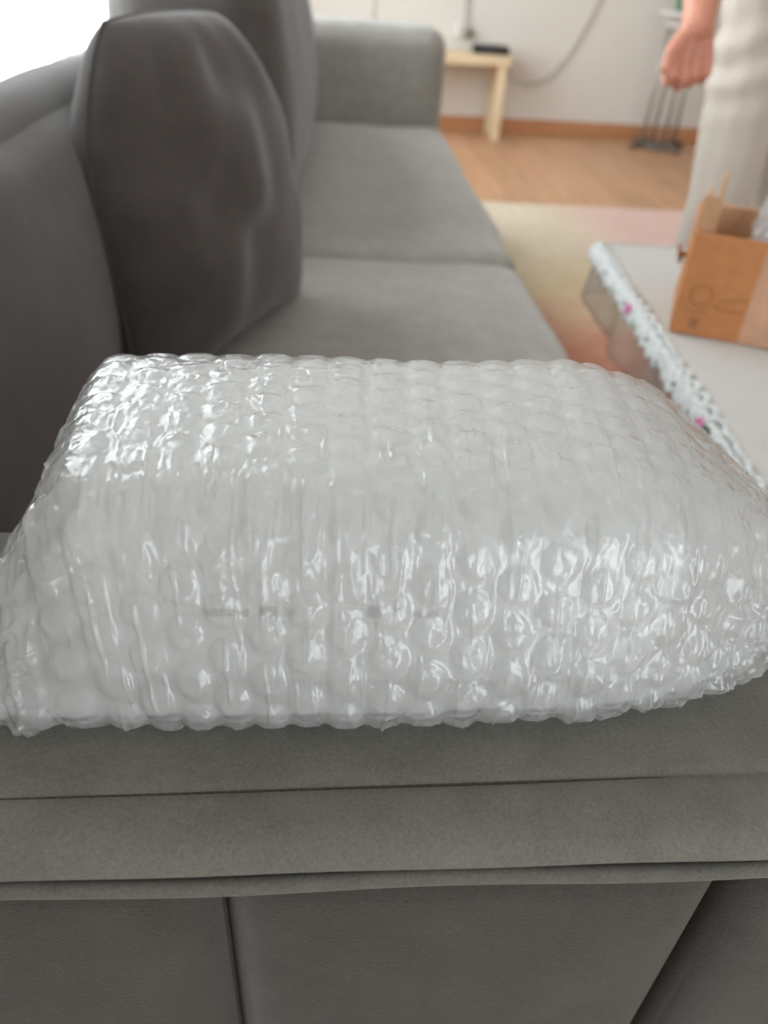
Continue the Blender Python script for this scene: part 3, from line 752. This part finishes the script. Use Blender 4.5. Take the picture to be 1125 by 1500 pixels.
caps = [(Sh, E_, .052, .044), (E_, E_.lerp(W_, .35), .046, .048), (E_.lerp(W_, .35), W_, .048, .033),
        ((1.19, 2.04, 1.40), (1.26, 2.03, 1.12), .052, .044), ((1.26, 2.03, 1.12), (1.25, 1.92, .88), .046, .031),
        ((1.25, 1.92, .86), (1.245, 1.90, .80), .036, .030),
        ((.98, 2.04, 1.02), (.98, 2.05, 1.30), .13, .15, (1.15, .75, 1)), ((.84, 2.04, 1.40), (1.12, 2.04, 1.40), .065, .065),
        ((.98, 2.04, 1.42), (.98, 2.02, 1.54), .055, .052), ((.98, 1.995, 1.615), (.98, 1.995, 1.67), .085, .088, (.88, 1.05, 1.12)),
        ((.98, 1.905, 1.575), (.98, 1.915, 1.60), .028, .05), ((.98, 1.895, 1.635), (.98, 1.885, 1.615), .010, .014),
        ((.897, 2.0, 1.63), (.897, 2.005, 1.655), .014, .016, (.5, 1, 1.2)), ((1.063, 2.0, 1.63), (1.063, 2.005, 1.655), .014, .016, (.5, 1, 1.2)),
        ((.90, 2.0, .92), (.895, 1.97, .50), .075, .052), ((.895, 1.97, .50), (.89, 2.02, .09), .052, .036), ((.89, 2.03, .054), (.875, 1.86, .045), .040, .030),
        ((1.07, 2.02, .92), (1.08, 2.01, .50), .075, .052), ((1.08, 2.01, .50), (1.09, 2.06, .09), .052, .036), ((1.09, 2.07, .054), (1.10, 1.90, .045), .040, .030),
        ((.925, 2.01, .95), (1.05, 2.01, .95), .095, .095)]
caps = caps[:3]+[(Vector(c[0])+Vector((PX, 0, 0)), Vector(c[1])+Vector((PX, 0, 0)), *c[2:]) for c in caps[3:]]
# loosely closed hand: palm, four curled fingers, thumb towards the front
hd = Vector((.0, -.10, -1)).normalized(); acr = Vector((1, .12, 0)).normalized()     # hand direction, across the knuckles (index on the left)
fwd = acr.cross(hd).normalized()
if fwd.y > 0: fwd = -fwd
for k in range(4):
    kn = W_+hd*(.066-.004*abs(k-1))+acr*(-.034+.0238*k)
    caps.append((W_+hd*.005+acr*(-.016+.011*k), kn, .017, .0135))
    p1 = kn+hd*(.030-.003*abs(k-1))+fwd*.010; p2 = p1+hd*.016-fwd*.018; p3 = p2-hd*.012-fwd*.020
    caps += [(kn, p1, .0125, .0108), (p1, p2, .0108, .0100), (p2, p3, .0098, .0086)]
th0 = W_+hd*.018-acr*.022; th1 = th0+hd*.030-acr*.026+fwd*.006; th2 = th1+hd*.028-acr*.004; th3 = th2+hd*.020+acr*.012
caps += [(th0, th1, .017, .0135), (th1, th2, .0130, .0118), (th2, th3, .0115, .0092)]
link('body', capsules('body', caps, .0036, 3), M['skin'], per)
def trous(co):
    x, y, z = co
    d = Vector((x-1.04, y-2.0, 0)); d = d.normalized() if d.length > 1e-6 else Vector((0, -1, 0))
    cz = math.exp(-((z-.80)/.10)**2)
    s = z*1.0-(x-.96)*.45
    f = .0055*cz*math.sin(s*75+2.5*mn.noise(Vector((x*6, y*6, z*4)))) + .008*mn.noise(Vector((x*9, y*9, z*3.5)))
    return co+d*f
tcap = [((.90, 2.0, .93), (.895, 1.96, .50), .104, .078), ((.895, 1.96, .50), (.895, 1.99, .10), .078, .080),
        ((1.08, 2.02, .93), (1.09, 2.01, .50), .104, .080), ((1.09, 2.01, .50), (1.10, 2.04, .10), .080, .084),
        ((.915, 2.01, .96), (1.06, 2.01, .96), .120, .120), ((.93, 2.02, 1.02), (1.05, 2.02, 1.02), .115, .115)]
sft = lambda L_: [(Vector(c[0])+Vector((PX, 0, 0)), Vector(c[1])+Vector((PX, 0, 0)), *c[2:]) for c in L_]
link('trousers', capsules('trousers', sft(tcap), .008, 4, trous), M['trouser'], per)
scap = [((.95, 2.04, 1.04), (.96, 2.05, 1.33), .135, .145), ((1.01, 2.04, 1.04), (1.0, 2.05, 1.33), .135, .145), ((.82, 2.04, 1.405), (1.14, 2.04, 1.405), .078, .078),
        (Sh-Vector((PX, 0, 0)), Sh.lerp(E_, .5)-Vector((PX, 0, 0)), .068, .062), ((1.19, 2.04, 1.40), (1.225, 2.035, 1.26), .068, .062)]
link('shirt', capsules('shirt', sft(scap), .009, 4), M['shirt'], per)
hcap = [((.98, 2.03, 1.66), (.98, 2.02, 1.705), .098, .090, (.92, 1.0, 1.05)), ((.98, 2.06, 1.60), (.98, 2.055, 1.66), .07, .09)]
link('hair', capsules('hair', sft(hcap), .008, 3), M['hair'], per)
for ex in (-.032, .032):
    bm = bmesh.new(); bmesh.ops.create_icosphere(bm, subdivisions=2, radius=.012)
    link('eye', bm_mesh('eye', bm, True), M['eye'], per, Matrix.Translation((.98+PX+ex, 1.906, 1.648)))
